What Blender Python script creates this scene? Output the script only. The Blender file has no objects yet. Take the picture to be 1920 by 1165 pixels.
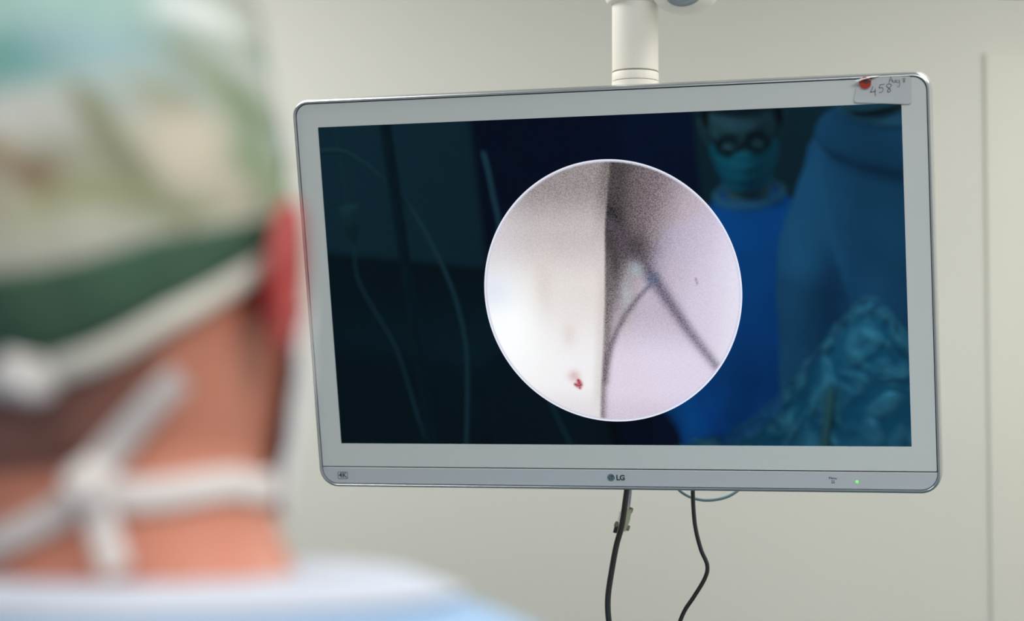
import bpy, bmesh, math, random
import numpy as np
from mathutils import Vector, Matrix, noise
from mathutils.bvhtree import BVHTree
random.seed(4); rng = np.random.default_rng(7)
C = bpy.context.collection
S = bpy.context.scene
PI = math.pi
def R(d): return math.radians(d)

# ------------------------------------------------------------ camera, world, lights, exposure
cd = bpy.data.cameras.new('camera'); cam = bpy.data.objects.new('camera', cd); C.objects.link(cam)
cam.location = (0, 0, 1.68); cam.rotation_euler = (R(93.0), 0, 0)
cd.sensor_width = 36; cd.lens = 71.25; cd.clip_start = .02
cd.dof.use_dof = True; cd.dof.focus_distance = 2.36; cd.dof.aperture_fstop = 3.1
S.camera = cam
S.view_settings.view_transform = 'Standard'; S.view_settings.look = 'None'
S.view_settings.gamma = 1; S.view_settings.exposure = 0
S.view_settings.use_curve_mapping = False
w = bpy.data.worlds.new('world'); S.world = w; w.use_nodes = True
w.node_tree.nodes['Background'].inputs[0].default_value = (.8, .85, .9, 1)
w.node_tree.nodes['Background'].inputs[1].default_value = .05
def area(name, loc, size, power, col, target=None, sy=None):
    l = bpy.data.lights.new(name, 'AREA'); l.energy = power; l.color = col
    l.shape = 'RECTANGLE'; l.size = size; l.size_y = sy or size
    o = bpy.data.objects.new(name, l); C.objects.link(o); o.location = loc
    if target: o.rotation_euler = (Vector(target)-Vector(loc)).to_track_quat('-Z', 'Y').to_euler()
    return o
area('ceiling_light', (-1.0, 2.75, 2.86), 1.1, 36, (1, .985, .93))
area('ceiling_light', (1.35, 2.5, 2.86), 1.1, 31, (1, .985, .93))
area('ceiling_light', (.9, -.1, 2.86), 1.2, 42, (1, .98, .96))
area('ceiling_light', (-.6, -.9, 2.86), 1.2, 38, (1, .98, .96))
# unseen spots standing in for a surgical lamp, added to brighten team and plastic
def spot(name, loc, tgt, power, ang, col):
    l = bpy.data.lights.new(name, 'SPOT'); l.energy = power; l.spot_size = R(ang); l.spot_blend = .6
    l.color = col; l.shadow_soft_size = .18
    o = bpy.data.objects.new(name, l); C.objects.link(o); o.location = loc
    o.rotation_euler = (Vector(tgt)-Vector(loc)).to_track_quat('-Z', 'Y').to_euler()
spot('unseen_spot', (-1.05, 2.1, 2.7), (-.62, .75, 1.2), 190, 34, (1, .98, .96))
spot('unseen_spot', (.05, 2.0, 2.75), (-.10, 1.25, 1.2), 230, 17, (1, .98, .96))

# ------------------------------------------------------------ materials
def lin(c):
    c = c/255
    return c/12.92 if c <= .04045 else ((c+.055)/1.055)**2.4
def L(r, g, b): return (lin(r), lin(g), lin(b), 1)
def mat(name, col, rough=.5, metal=0, spec=.5, **kw):
    m = bpy.data.materials.new(name); m.use_nodes = True
    b = m.node_tree.nodes['Principled BSDF']
    b.inputs['Base Color'].default_value = col if len(col) == 4 else (*col, 1)
    b.inputs['Roughness'].default_value = rough; b.inputs['Metallic'].default_value = metal
    b.inputs['Specular IOR Level'].default_value = spec
    for k, v in kw.items(): b.inputs[k.replace('_', ' ')].default_value = v
    return m
def noisy(m, scale, amt, bump=0, bscale=None, detail=3, stretch=None, dist=.002):
    """grain in colour and relief"""
    nt = m.node_tree; b = nt.nodes['Principled BSDF']
    tc = nt.nodes.new('ShaderNodeTexCoord'); mp = nt.nodes.new('ShaderNodeMapping')
    nt.links.new(tc.outputs['Object'], mp.inputs[0])
    if stretch: mp.inputs['Scale'].default_value = stretch
    n = nt.nodes.new('ShaderNodeTexNoise'); n.inputs['Scale'].default_value = scale; n.inputs['Detail'].default_value = detail
    nt.links.new(mp.outputs[0], n.inputs['Vector'])
    base = tuple(b.inputs['Base Color'].default_value)
    mx = nt.nodes.new('ShaderNodeMix'); mx.data_type = 'RGBA'
    mx.inputs['A'].default_value = tuple(c*(1-amt) for c in base[:3])+(1,)
    mx.inputs['B'].default_value = tuple(min(1, c*(1+amt)) for c in base[:3])+(1,)
    nt.links.new(n.outputs['Fac'], mx.inputs['Factor']); nt.links.new(mx.outputs['Result'], b.inputs['Base Color'])
    if bump:
        n2 = nt.nodes.new('ShaderNodeTexNoise'); n2.inputs['Scale'].default_value = bscale or scale*4; n2.inputs['Detail'].default_value = 4
        nt.links.new(mp.outputs[0], n2.inputs['Vector'])
        bp = nt.nodes.new('ShaderNodeBump'); bp.inputs['Strength'].default_value = bump; bp.inputs['Distance'].default_value = dist
        nt.links.new(n2.outputs['Fac'], bp.inputs['Height']); nt.links.new(bp.outputs[0], b.inputs['Normal'])
    return m
M = {}
M['wall'] = noisy(mat('painted_wall', (.64, .636, .592), .75), .7, .02, .15, 90)
M['wall_dim'] = noisy(mat('dimmed_wall', (.42, .43, .42), .75), .7, .04, .1, 90)  # paint darkened to stand in for the dim rear of the room
M['panel'] = noisy(mat('cream_door_paint', (.64, .636, .575), .6), .8, .02, .1, 60)
M['ceil'] = noisy(mat('ceiling_paint', (.78, .78, .75), .85), 1, .02)
M['floor'] = noisy(mat('blue_grey_vinyl', (.06, .09, .11), .35), 9, .15)
M['bezel'] = noisy(mat('white_glass_bezel', (.86, .86, .835), .22, spec=.5), 3, .01)
M['strip'] = noisy(mat('light_grey_strip', (.70, .71, .74), .35), 3, .015)
M['alu'] = mat('silver_frame', (.62, .64, .67), .28, .85)
M['gap'] = mat('dark_seam', (.05, .052, .055), .6)
M['back'] = mat('grey_housing', (.5, .51, .53), .45)
M['cream'] = noisy(mat('cream_enamel', (.93, .90, .82), .4), 2, .015)
M['groove'] = mat('shadow_groove', (.3, .29, .24), .7)
M['badge'] = mat('smoked_cap', (.28, .32, .35), .22)
M['black'] = mat('black_rubber', (.010, .010, .011), .16, spec=.8)
M['hose'] = mat('blue_grey_hose', (.34, .46, .5), .4)
M['white_cable'] = mat('white_cable', (.6, .6, .66), .4)
M['conn'] = mat('pale_green_plug', (.46, .48, .33), .5)
M['knob'] = mat('brown_knob', (.2, .18, .13), .5)
M['ink'] = mat('dark_ink', (.06, .08, .09), .5)
M['pen'] = mat('pen_ink', (.09, .09, .11), .6)
M['logo'] = mat('teal_grey_badge', (.09, .14, .155), .4)
M['logo_l'] = mat('badge_light_line', (.45, .52, .53), .4)
M['paper'] = mat('white_paper', (.72, .72, .74), .6)
M['red'] = mat('red_sticker', (.62, .06, .025), .5)
M['led'] = mat('green_led', (.1, .6, .1), .3, Emission_Color=(.2, .95, .15, 1), Emission_Strength=.9)
M['skin'] = noisy(mat('skin', (.53, .205, .135), .5, Subsurface_Weight=.15, Subsurface_Scale=.012), 14, .14, .3, 220)
M['skin'].node_tree.nodes['Principled BSDF'].inputs['Subsurface Radius'].default_value = (1, .25, .12)
M['ear'] = noisy(mat('ear_skin', (.40, .048, .045), .5, Subsurface_Weight=.35, Subsurface_Scale=.012), 14, .1)
M['ear'].node_tree.nodes['Principled BSDF'].inputs['Subsurface Radius'].default_value = (1, .2, .12)
M['fairskin'] = noisy(mat('fair_skin', (.62, .40, .33), .5), 14, .08)
M['stubble'] = noisy(mat('cropped_hair', (.24, .10, .072), .8), 30, .25)
M['hair'] = noisy(mat('dark_brown_hair', (.06, .03, .03), .5), 60, .4, .6, 180, stretch=(1, 1, .1))
M['gown'] = noisy(mat('pale_blue_gown', (.30, .46, .67), .85), 40, .06, .4, 500)
M['collar'] = noisy(mat('whitish_collar', (.52, .57, .66), .85), 40, .03, .3, 500)
M['gown2'] = noisy(mat('royal_blue_gown', (.010, .36, .95), .8), 40, .08, .4, 500)
M['collar2'] = mat('pale_collar', (.5, .55, .62), .8)
M['tie'] = noisy(mat('white_mask_tape', (.60, .565, .55), .8), 80, .03, .3, 900)
M['mask'] = noisy(mat('white_mask', (.72, .72, .73), .8), 80, .03, .3, 600)
M['mask2'] = noisy(mat('green_mask', (.10, .55, .52), .8), 80, .04, .3, 600)
M['trim'] = mat('cream_binding', (.62, .60, .53), .8)
M['glove'] = noisy(mat('latex_glove', (.66, .60, .47), .45), 30, .05)
M['trouser'] = noisy(mat('teal_scrub_trousers', (.08, .25, .28), .85), 30, .1, .4, 400)
M['shoe'] = mat('white_clog', (.6, .6, .6), .4)
M['frame'] = mat('black_glasses_frame', (.012, .01, .012), .25)
M['eye'] = mat('eye_white', (.30, .27, .25), .3)
M['lens'] = mat('spectacle_lens', (.9, .95, .95), .02, IOR=1.45)
M['lens'].node_tree.nodes['Principled BSDF'].inputs['Transmission Weight'].default_value = 1
M['drape'] = noisy(mat('teal_surgical_drape', (.03, .26, .36), .7), 12, .2, .7, 9, dist=.03)
M['navy'] = noisy(mat('navy_drape', (.006, .014, .13), .8), 12, .15, .5, 14, dist=.02)
M['dteal'] = noisy(mat('dark_teal_cloth', (.03, .075, .085), .85), 8, .25, .5, 14, dist=.02)
M['steel'] = mat('stainless_steel', (.5, .5, .5), .25, 1)
M['tube'] = mat('clear_grey_tubing', (.30, .27, .24), .3)
M['suction'] = mat('beige_suction_hose', (.42, .36, .28), .5)
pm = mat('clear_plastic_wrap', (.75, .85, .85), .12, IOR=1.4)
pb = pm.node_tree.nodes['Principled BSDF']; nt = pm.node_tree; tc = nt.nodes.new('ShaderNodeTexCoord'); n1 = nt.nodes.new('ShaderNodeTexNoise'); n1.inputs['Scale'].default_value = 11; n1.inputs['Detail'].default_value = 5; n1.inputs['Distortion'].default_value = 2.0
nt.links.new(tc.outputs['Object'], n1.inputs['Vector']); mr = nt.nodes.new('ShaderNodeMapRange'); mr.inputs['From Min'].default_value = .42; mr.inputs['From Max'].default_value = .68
mr.inputs['To Min'].default_value = .06; mr.inputs['To Max'].default_value = .85; nt.links.new(n1.outputs['Fac'], mr.inputs['Value']); nt.links.new(mr.outputs[0], pb.inputs['Alpha'])  # patchy alpha whitens streaks in place of crinkle highlights
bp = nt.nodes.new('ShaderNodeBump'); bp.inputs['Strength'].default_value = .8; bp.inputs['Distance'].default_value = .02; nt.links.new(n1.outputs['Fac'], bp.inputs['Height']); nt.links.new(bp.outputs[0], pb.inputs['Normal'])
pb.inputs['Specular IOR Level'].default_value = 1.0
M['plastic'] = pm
# glossy black screen with a blue anti-reflection coat
def coat(m, k=1):
    nt = m.node_tree; b = nt.nodes['Principled BSDF']
    b.inputs['Base Color'].default_value = (.004, .005, .006, 1); b.inputs['Roughness'].default_value = .5
    b.inputs['Specular IOR Level'].default_value = 0
    g = nt.nodes.new('ShaderNodeBsdfGlossy'); g.inputs['Color'].default_value = (.013*k, .070*k, .118*k, 1); g.inputs['Roughness'].default_value = .015
    ad = nt.nodes.new('ShaderNodeAddShader'); out = nt.nodes['Material Output']
    nt.links.new(b.outputs[0], ad.inputs[0]); nt.links.new(g.outputs[0], ad.inputs[1]); nt.links.new(ad.outputs[0], out.inputs[0])
    return b
M['screen'] = mat('coated_black_screen', (.004, .005, .006)); coat(M['screen'])
b = M['screen'].node_tree.nodes['Principled BSDF']
b.inputs['Emission Color'].default_value = (.35, .7, 1, 1); b.inputs['Emission Strength'].default_value = .002
M['image'] = mat('lit_endoscope_picture', (.004, .005, .006)); b = coat(M['image'], .35)
nt = M['image'].node_tree
at = nt.nodes.new('ShaderNodeAttribute'); at.attribute_name = 'picture'
tc = nt.nodes.new('ShaderNodeTexCoord')
gn = nt.nodes.new('ShaderNodeTexNoise'); gn.inputs['Scale'].default_value = 620; gn.inputs['Detail'].default_value = 2
nt.links.new(tc.outputs['Object'], gn.inputs['Vector'])
mr = nt.nodes.new('ShaderNodeMapRange'); mr.inputs['From Min'].default_value = .3; mr.inputs['From Max'].default_value = .7
nt.links.new(gn.outputs['Fac'], mr.inputs['Value']); mr.inputs['To Min'].default_value = -.12; mr.inputs['To Max'].default_value = .12
ml = nt.nodes.new('ShaderNodeVectorMath'); ml.operation = 'ADD'
# grain is weaker where the picture is bright
at2 = nt.nodes.new('ShaderNodeMath'); at2.operation = 'MULTIPLY'; nt.links.new(mr.outputs[0], at2.inputs[0]); nt.links.new(at.outputs['Alpha'], at2.inputs[1])
nt.links.new(at.outputs['Color'], ml.inputs[0]); nt.links.new(at2.outputs[0], ml.inputs[1])
nt.links.new(ml.outputs[0], b.inputs['Emission Color']); b.inputs['Emission Strength'].default_value = 1.0

# ------------------------------------------------------------ mesh helpers
def link(name, me, m=None, parent=None, smooth=True, angle=None):
    o = bpy.data.objects.new(name, me); C.objects.link(o)
    if m and not me.materials: me.materials.append(m)
    if parent: o.parent = parent
    if smooth:
        for p in me.polygons: p.use_smooth = True
        if angle: me.set_sharp_from_angle(angle=R(angle))
    return o
def mesh(name, v, f, m=None, parent=None, smooth=True, angle=None):
    me = bpy.data.meshes.new(name); me.from_pydata([tuple(x) for x in v], [], f); me.update()
    return link(name, me, m, parent, smooth, angle)
def frombm(name, bm, m=None, parent=None, smooth=True, angle=35):
    me = bpy.data.meshes.new(name); bmesh.ops.recalc_face_normals(bm, faces=bm.faces); bm.to_mesh(me); bm.free()
    return link(name, me, m, parent, smooth, angle)
def empty(name, loc, label=None, cat=None, rot=(0, 0, 0), group=None):
    o = bpy.data.objects.new(name, None); C.objects.link(o); o.location = loc; o.rotation_euler = rot; o.empty_display_size = .05
    if label: o['label'] = label; o['category'] = cat
    if group: o['group'] = group
    return o
def tag(o, label, cat, group=None):
    o['label'] = label; o['category'] = cat
    if group: o['group'] = group
    return o
def box(bm, a, b, bev=0, seg=3):
    a = Vector(a); b = Vector(b)
    r = bmesh.ops.create_cube(bm, size=1, matrix=Matrix.Translation((a+b)/2) @ Matrix.Diagonal((*(b-a), 1)))
    if bev:
        es = list({e for v in r['verts'] for e in v.link_edges})
        bmesh.ops.bevel(bm, geom=es, offset=bev, segments=seg, affect='EDGES', profile=.5)
def boxo(name, a, b, m, parent=None, bev=0, seg=3):
    bm = bmesh.new(); box(bm, a, b, bev, seg); return frombm(name, bm, m, parent)
def catmull(pts, n):
    P = np.array([pts[0]]+list(pts)+[pts[-1]], float); out = []
    for i in range(1, len(P)-2):
        for k in range(n):
            t = k/n; a, b_, c, d = P[i-1], P[i], P[i+1], P[i+2]
            out.append(.5*((2*b_)+(-a+c)*t+(2*a-5*b_+4*c-d)*t*t+(-a+3*b_-3*c+d)*t**3))
    out.append(P[-2]); return np.array(out)
def tube(bm, pts, rad, n=12, flat=None, up=None):
    """tube along points; rad number or list; flat = (width, thickness) ribbons with normals up[i]"""
    P = [Vector(p) for p in pts]; rings = []; nrm = None
    for i, p in enumerate(P):
        t = (P[min(i+1, len(P)-1)]-P[max(i-1, 0)]).normalized()
        if up is not None: nrm = Vector(up[i])
        elif nrm is None: nrm = t.orthogonal()
        nrm = (nrm-t*nrm.dot(t)).normalized(); bi = t.cross(nrm)
        r = rad[i] if hasattr(rad, '__len__') else rad
        ring = []
        for k in range(n):
            a = 2*PI*k/n
            if flat: q = p+bi*math.cos(a)*flat[0]/2+nrm*math.sin(a)*flat[1]/2
            else: q = p+nrm*math.cos(a)*r+bi*math.sin(a)*r
            ring.append(bm.verts.new(q))
        rings.append(ring)
    for a, b_ in zip(rings, rings[1:]):
        for k in range(n): bm.faces.new((a[k], a[(k+1) % n], b_[(k+1) % n], b_[k]))
    bm.faces.new(rings[0][::-1]); bm.faces.new(rings[-1])
def tubeo(name, pts, rad, m, parent=None, n=12, sm=6, **k):
    bm = bmesh.new(); tube(bm, catmull(pts, sm) if sm else pts, rad, n, **k); return frombm(name, bm, m, parent, angle=60)
def lathe(bm, prof, c=(0, 0, 0), n=48):
    rings = [[bm.verts.new((c[0]+r*math.cos(2*PI*k/n), c[1]+r*math.sin(2*PI*k/n), c[2]+z)) for k in range(n)] for r, z in prof]
    for a, b_ in zip(rings, rings[1:]):
        for k in range(n): bm.faces.new((a[k], a[(k+1) % n], b_[(k+1) % n], b_[k]))
    bm.faces.new(rings[0][::-1]); bm.faces.new(rings[-1])

# ------------------------------------------------------------ room shell
def struct(o): o['kind'] = 'structure'; return o
X0, X1, Y0, Y1, ZC = -2.9, 2.3, -2.6, 3.9, 2.9
struct(boxo('floor', (X0-.1, Y0-.1, -.1), (X1+.1, Y1+.1, 0), M['floor']))
struct(boxo('ceiling', (X0-.1, Y0-.1, ZC), (X1+.1, Y1+.1, ZC+.1), M['ceil']))
struct(boxo('wall_back', (X0-.1, Y1, 0), (X1+.1, Y1+.1, ZC), M['wall']))
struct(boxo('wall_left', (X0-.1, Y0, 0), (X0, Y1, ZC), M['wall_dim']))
struct(boxo('wall_right', (X1, Y0, 0), (X1+.1, Y1, ZC), M['wall']))
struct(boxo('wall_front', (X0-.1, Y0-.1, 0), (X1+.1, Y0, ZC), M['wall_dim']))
struct(boxo('baseboard_back', (X0, Y1-.012, 0), (X1, Y1, .12), M['ceil'], bev=.004))
# tall flush door in the back wall, right of the screen
door = struct(empty('door_1', (.96, Y1, 0)))
def dbox(n, a, b, m, bev=.004): o = boxo(n, a, b, m, door, bev=bev); return o
dbox('door_leaf', (.045, -.006, .02), (.965, 0, 2.30), M['panel'])
dbox('door_frame', (-.045, -.010, 0), (.040, 0, 2.385), M['panel'])
dbox('door_frame', (.970, -.010, 0), (1.055, 0, 2.385), M['panel'])
dbox('door_frame', (.040, -.010, 2.305), (.970, 0, 2.385), M['panel'])
bm = bmesh.new(); tube(bm, [(.88, -.004, 1.02), (.88, -.055, 1.02), (.86, -.06, 1.02), (.76, -.06, 1.02)], .009)
frombm('door_handle', bm, M['steel'], door)

# ------------------------------------------------------------ monitor
MT = Vector((.1106617, 2.37884, 1.83777))
MR = Matrix(((.958379, -.059332, -.279265), (-.285494, -.204489, -.93631), (-.001554, .977069, -.212917)))
mon = empty('monitor', MT, 'white framed widescreen medical monitor showing a round endoscope picture', 'monitor', MR.to_euler())
def rrect(x0, y0, x1, y1, r, n=12, rb=None):
    rb = rb or r; pts = []
    for cx, cy, a, q in ((x1-r, y1-r, 0, r), (x0+r, y1-r, 90, r), (x0+rb, y0+rb, 180, rb), (x1-rb, y0+rb, 270, rb)):
        for k in range(n+1):
            t = R(a+90*k/n); pts.append((cx+q*math.cos(t), cy+q*math.sin(t)))
    return pts
ox0, ox1, oy0, oy1 = -.3805, .3815, -.2515, .2295
def loft_outline(bm, rings):
    vs = [[bm.verts.new((x, y, z)) for x, y in ring] for ring, z in rings]
    n = len(vs[0])
    for a, b_ in zip(vs, vs[1:]):
        for k in range(n): bm.faces.new((a[k], a[(k+1) % n], b_[(k+1) % n], b_[k]))
    return vs
def ins(d, rr=.020): return rrect(ox0+d, oy0+d, ox1-d, oy1-d, max(rr-d, .004), rb=max(.024-d, .004))
# silver frame: rounded rim running round front edge and sides
bm = bmesh.new()
vs = loft_outline(bm, [(ins(.0042), -.004), (ins(.0042), .0012), (ins(.0034), .0020), (ins(.0022), .0018), (ins(.0010), .0006), (ins(.0003), -.0016), (ins(0), -.004),
                       (ins(0), -.022), (ins(.001), -.026), (ins(.004), -.029), (ins(.010), -.031)])
frombm('frame', bm, M['alu'], mon, angle=50)
bm = bmesh.new()
vs = loft_outline(bm, [(ins(.009), -.030), (ins(.012), -.034), (ins(.03), -.046), (ins(.05), -.052), (ins(.09), -.054)])
bm.faces.new(vs[-1]); frombm('rear_housing', bm, M['back'], mon)
bm = bmesh.new(); box(bm, (ox0+.003, oy0+.003, -.029), (ox1-.003, oy1-.003, -.0035)) ; 
bm.free()
bm = bmesh.new(); vs = loft_outline(bm, [(ins(.0040), -.0040), (ins(.0040), -.006)]); bm.faces.new(vs[0]); frombm('seam', bm, M['gap'], mon)
# white glass border, one piece with a rectangular opening for the picture area
SX, SY0, SY1 = .3486, -.1960, .1960
def border():
    bm = bmesh.new()
    d = .0054; x0, x1, y1 = ox0+d, ox1-d, oy1-d; y0 = -.2248
    out = rrect(x0, y0, x1, y1, .0152, rb=.0006)
    n = len(out)
    # matching inner ring, projected on the rectangle by side
    inn = []
    for i, (x, y) in enumerate(out):
        q = i//13
        c = ((SX, SY1), (-SX, SY1), (-SX, SY0), (SX, SY0))[q]
        inn.append(c)
    for z0, zz in ((0, 0),):
        vo = [bm.verts.new((x, y, 0)) for x, y in out]; vb = [bm.verts.new((x, y, -.004)) for x, y in out]
        ci = [bm.verts.new((*c, 0)) for c in ((SX, SY1), (-SX, SY1), (-SX, SY0), (SX, SY0))]
        cb = [bm.verts.new((*c, -.004)) for c in ((SX, SY1), (-SX, SY1), (-SX, SY0), (SX, SY0))]
        for i in range(n):
            j = (i+1) % n; bm.faces.new((vo[i], vo[j], vb[j], vb[i]))
            qi, qj = i//13, j//13
            if qi == qj: bm.faces.new((vo[i], vo[j], ci[qi]))
            else: bm.faces.new((vo[i], vo[j], ci[qj], ci[qi]))
        for q in range(4): bm.faces.new((ci[q], ci[(q+1) % 4], cb[(q+1) % 4], cb[q]))
    return frombm('screen_border', bm, M['bezel'], mon, smooth=False)
border()
# lower strip
bm = bmesh.new(); d = .0048
o1 = rrect(ox0+d, oy0+d, ox1-d, -.2263, .0006, rb=.0192); o2 = rrect(ox0+d+.0008, oy0+d+.0008, ox1-d-.0008, -.2269, .0006, rb=.0184)
vs = loft_outline(bm, [(o1, -.004), (o1, -.0004), (o2, .0004)]); bm.faces.new(vs[-1]); strip = frombm('control_strip', bm, M['strip'], mon, angle=30)
# picture area
screen = mesh('screen', [(-SX, SY0, -.0006), (SX, SY0, -.0006), (SX, SY1, -.0006), (-SX, SY1, -.0006), (-SX, SY0, -.0036), (SX, SY0, -.0036), (SX, SY1, -.0036), (-SX, SY1, -.0036)],
              [(0, 1, 2, 3), (7, 6, 5, 4), (0, 4, 5, 1), (1, 5, 6, 2), (2, 6, 7, 3), (3, 7, 4, 0)], M['screen'], mon, smooth=False)
# --- endoscope picture (what the display shows), painted on a fine polar mesh
def seg_d(px, py, pts):
    best = np.full(px.shape, 1e9); par = np.zeros(px.shape); side = np.zeros(px.shape); L_ = 0
    tot = sum(math.dist(a, b_) for a, b_ in zip(pts, pts[1:]))
    for a, b_ in zip(pts, pts[1:]):
        dx, dy = b_[0]-a[0], b_[1]-a[1]; l2 = dx*dx+dy*dy
        t = np.clip(((px-a[0])*dx+(py-a[1])*dy)/l2, 0, 1)
        dd = np.hypot(px-a[0]-t*dx, py-a[1]-t*dy); cr = dx*(py-a[1])-dy*(px-a[0])
        mk = dd < best; best[mk] = dd[mk]; par[mk] = (L_+t[mk]*math.sqrt(l2))/tot; side[mk] = np.sign(cr[mk]); L_ += math.sqrt(l2)
    return best, par, side
def sm(x, a, b_): t = np.clip((x-a)/(b_-a), 0, 1); return t*t*(3-2*t)
def picture(u, v):
    """u,v: -1..1 across the round picture (v down); returns linear rgb and grain weight"""
    x = 582+525*u; y = 573+525*v
    lerp = lambda a, b_, t: a[:, None]*(1-t)[None] + b_[:, None]*t[None] if a.ndim == 1 and b_.ndim == 1 else a*(1-t)+b_*t
    def mix(c, col, t): return c*(1-t)+np.array(col, float)[:, None]*t
    edge = np.array([(612, 30), (603, 90), (592, 160), (580, 250), (571, 330), (567, 420), (562, 520), (556, 620), (548, 720), (538, 830), (526, 940), (512, 1110)], float)
    ex = np.interp(y, edge[:, 1], edge[:, 0]); d = x-ex
    # left lobe
    cl = np.repeat(np.array([[150.], [141], [142]]), x.size, 1)
    cl = mix(cl, (196, 188, 188), sm(y, 130, 330)); cl = mix(cl, (226, 219, 216), sm(y, 330, 560)); cl = mix(cl, (240, 238, 240), sm(y, 560, 860))
    cl = mix(cl, (214, 208, 218), sm(-x, -300, -90)*(1-sm(y, 380, 640))*.6)
    g = np.exp(-((x-130)/170)**2-((y-720)/230)**2); cl = mix(cl, (252, 255, 255), np.clip(g*1.1, 0, 1))
    g = np.exp(-((x-90)/90)**2-((y-560)/80)**2); cl = mix(cl, (222, 230, 245), g*.7)
    g = np.exp(-((x-310)/40)**2-((y-520)/120)**2); cl = mix(cl, (216, 205, 200), g*.6)
    g = np.exp(-((x-400)/30)**2-((y-740)/50)**2); cl = mix(cl, (222, 210, 205), g*.6)
    cl = mix(cl, (110, 102, 98), (1-sm(-d, 0, 70))*(1-sm(y, 60, 420))*.75)
    cl = mix(cl, (200, 190, 186), (1-sm(-d, 0, 55))*.55*sm(y, 300, 600)*(1-sm(y, 980, 1090)))
    cl = mix(cl, (215, 208, 212), sm(y, 930, 1080)*.6)
    # right lobe
    cr = np.repeat(np.array([[118.], [108], [110]]), x.size, 1)
    cr = mix(cr, (182, 172, 180), sm(x+.35*y, 790, 1010)); cr = mix(cr, (214, 206, 218), sm(x+.45*y, 960, 1260)); cr = mix(cr, (228, 224, 232), sm(x+.15*y, 1040, 1190))
    diag = [(590, 300), (650, 395), (715, 460), (770, 545), (830, 640), (890, 735), (950, 820), (1010, 900)]
    dd, tt, sd = seg_d(x, y, diag)
    # lower triangle, below the diagonal
    lo = np.repeat(np.array([[190.], [180], [188]]), x.size, 1)
    lo = mix(lo, (222, 214, 226), sm(y, 640, 860)); lo = mix(lo, (208, 199, 212), sm(y, 960, 1090)*.8)
    cr = np.where((sd > 0)[None], lo, cr)
    # dark hollow beside the edge, top
    cr = cr*np.array([[1.], [.985], [1.0]])
    g = np.exp(-((d-25)/75)**2)*(1-sm(y, 430, 760)); cr = mix(cr, (74, 68, 68), np.clip(g*1.05, 0, 1))
    g = np.exp(-((x-592)/45)**2-((y-285)/55)**2); cr = mix(cr, (38, 36, 38), g*.9)
    g = np.exp(-((x-680)/70)**2-((y-400)/60)**2); cr = mix(cr, (66, 60, 62), g*.8)
    wd = 30+22*(1-tt)
    cr = mix(cr, (84, 74, 82), np.exp(-(dd/(wd*.62))**2)*(.9-.42*tt))
    # pale blue pocket and its fine crease
    g = np.exp(-((x-690)/32)**2-((y-485)/34)**2); cr = mix(cr, (158, 168, 176), g*.85)
    g = np.exp(-((x-645)/26)**2-((y-590)/80)**2); cr = mix(cr, (176, 180, 186), g*.75)
    g = np.exp(-((x-752)/26)**2-((y-525)/22)**2); cr = mix(cr, (92, 98, 112), g*.75)
    d2, t2, _ = seg_d(x, y, [(745, 545), (690, 600), (640, 660), (600, 725), (565, 800), (548, 860), (535, 930)])
    cr = mix(cr, (112, 103, 112), np.exp(-(d2/(10+8*t2))**2)*.75)
    g = (1-sm(d, 10, 50))*(1-sm(y, 700, 900))*sm(y, 380, 480); cr = mix(cr, (110, 104, 104), g*.8)
    g = np.exp(-(d/20)**2)*sm(y, 700, 850); cr = mix(cr, (108, 98, 102), g*.75)
    t = sm(d, -7-4*sm(y, 0, 1000), 7)
    c = cl*(1-t)+cr*t
    # blood spot
    g = np.exp(-((x-412)/24)**2-((y-912)/22)**2); c = mix(c, (214, 186, 186), g*.9)
    for bx, by, r in ((432, 938, 9), (423, 950, 8), (437, 948, 8), (428, 930, 6), (414, 946, 5), (433, 960, 6)):
        g = np.exp(-(((x-bx)/r)**2+((y-by)/r)**2)); c = mix(c, (150, 40, 48), g*.85)
    for bx, by in ((926, 530), (930, 545)): 
        g = np.exp(-(((x-bx)/5)**2+((y-by)/7)**2)); c = mix(c, (150, 110, 130), g*.6)
    r = np.hypot(u, v)
    c = mix(c, (198, 200, 216), sm(r, .972, .985)*.8); c = mix(c, (236, 238, 252), sm(r, .983, .992)*.85)
    c = c/255; l = np.where(c <= .04045, c/12.92, ((c+.055)/1.055)**2.4)
    lum = l.mean(0); gw = np.clip(1.0-lum, .08, 1)*np.clip(lum*5, .3, 1)
    return l, gw
NR, NA = 210, 540
rr = np.concatenate([[0], np.linspace(.006, 1, NR)])
vx = [(0., 0.)]
for r_ in rr[1:]:
    a = np.arange(NA)*2*PI/NA; vx += list(zip(r_*np.cos(a), r_*np.sin(a)))
vx = np.array(vx); CX, CY, RX, RY = .0052, -.0112, .1558, .1562
f = [(0, 1+k, 1+(k+1) % NA) for k in range(NA)]
for i in range(NR-1):
    b0 = 1+i*NA; b1 = b0+NA
    f += [(b0+k, b1+k, b1+(k+1) % NA, b0+(k+1) % NA) for k in range(NA)]
pic = mesh('endoscope_picture', np.c_[CX+RX*vx[:, 0], CY+RY*vx[:, 1], np.full(len(vx), -.0004)], f, M['image'], screen, smooth=False)
col, gw = picture(vx[:, 0], -vx[:, 1])
ca = pic.data.color_attributes.new('picture', 'FLOAT_COLOR', 'POINT')
ca.data.foreach_set('color', np.c_[col.T, gw].astype(np.float32).ravel())
pic['label'] = 'bright round endoscope picture of pale cartilage with dark clefts'

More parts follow.
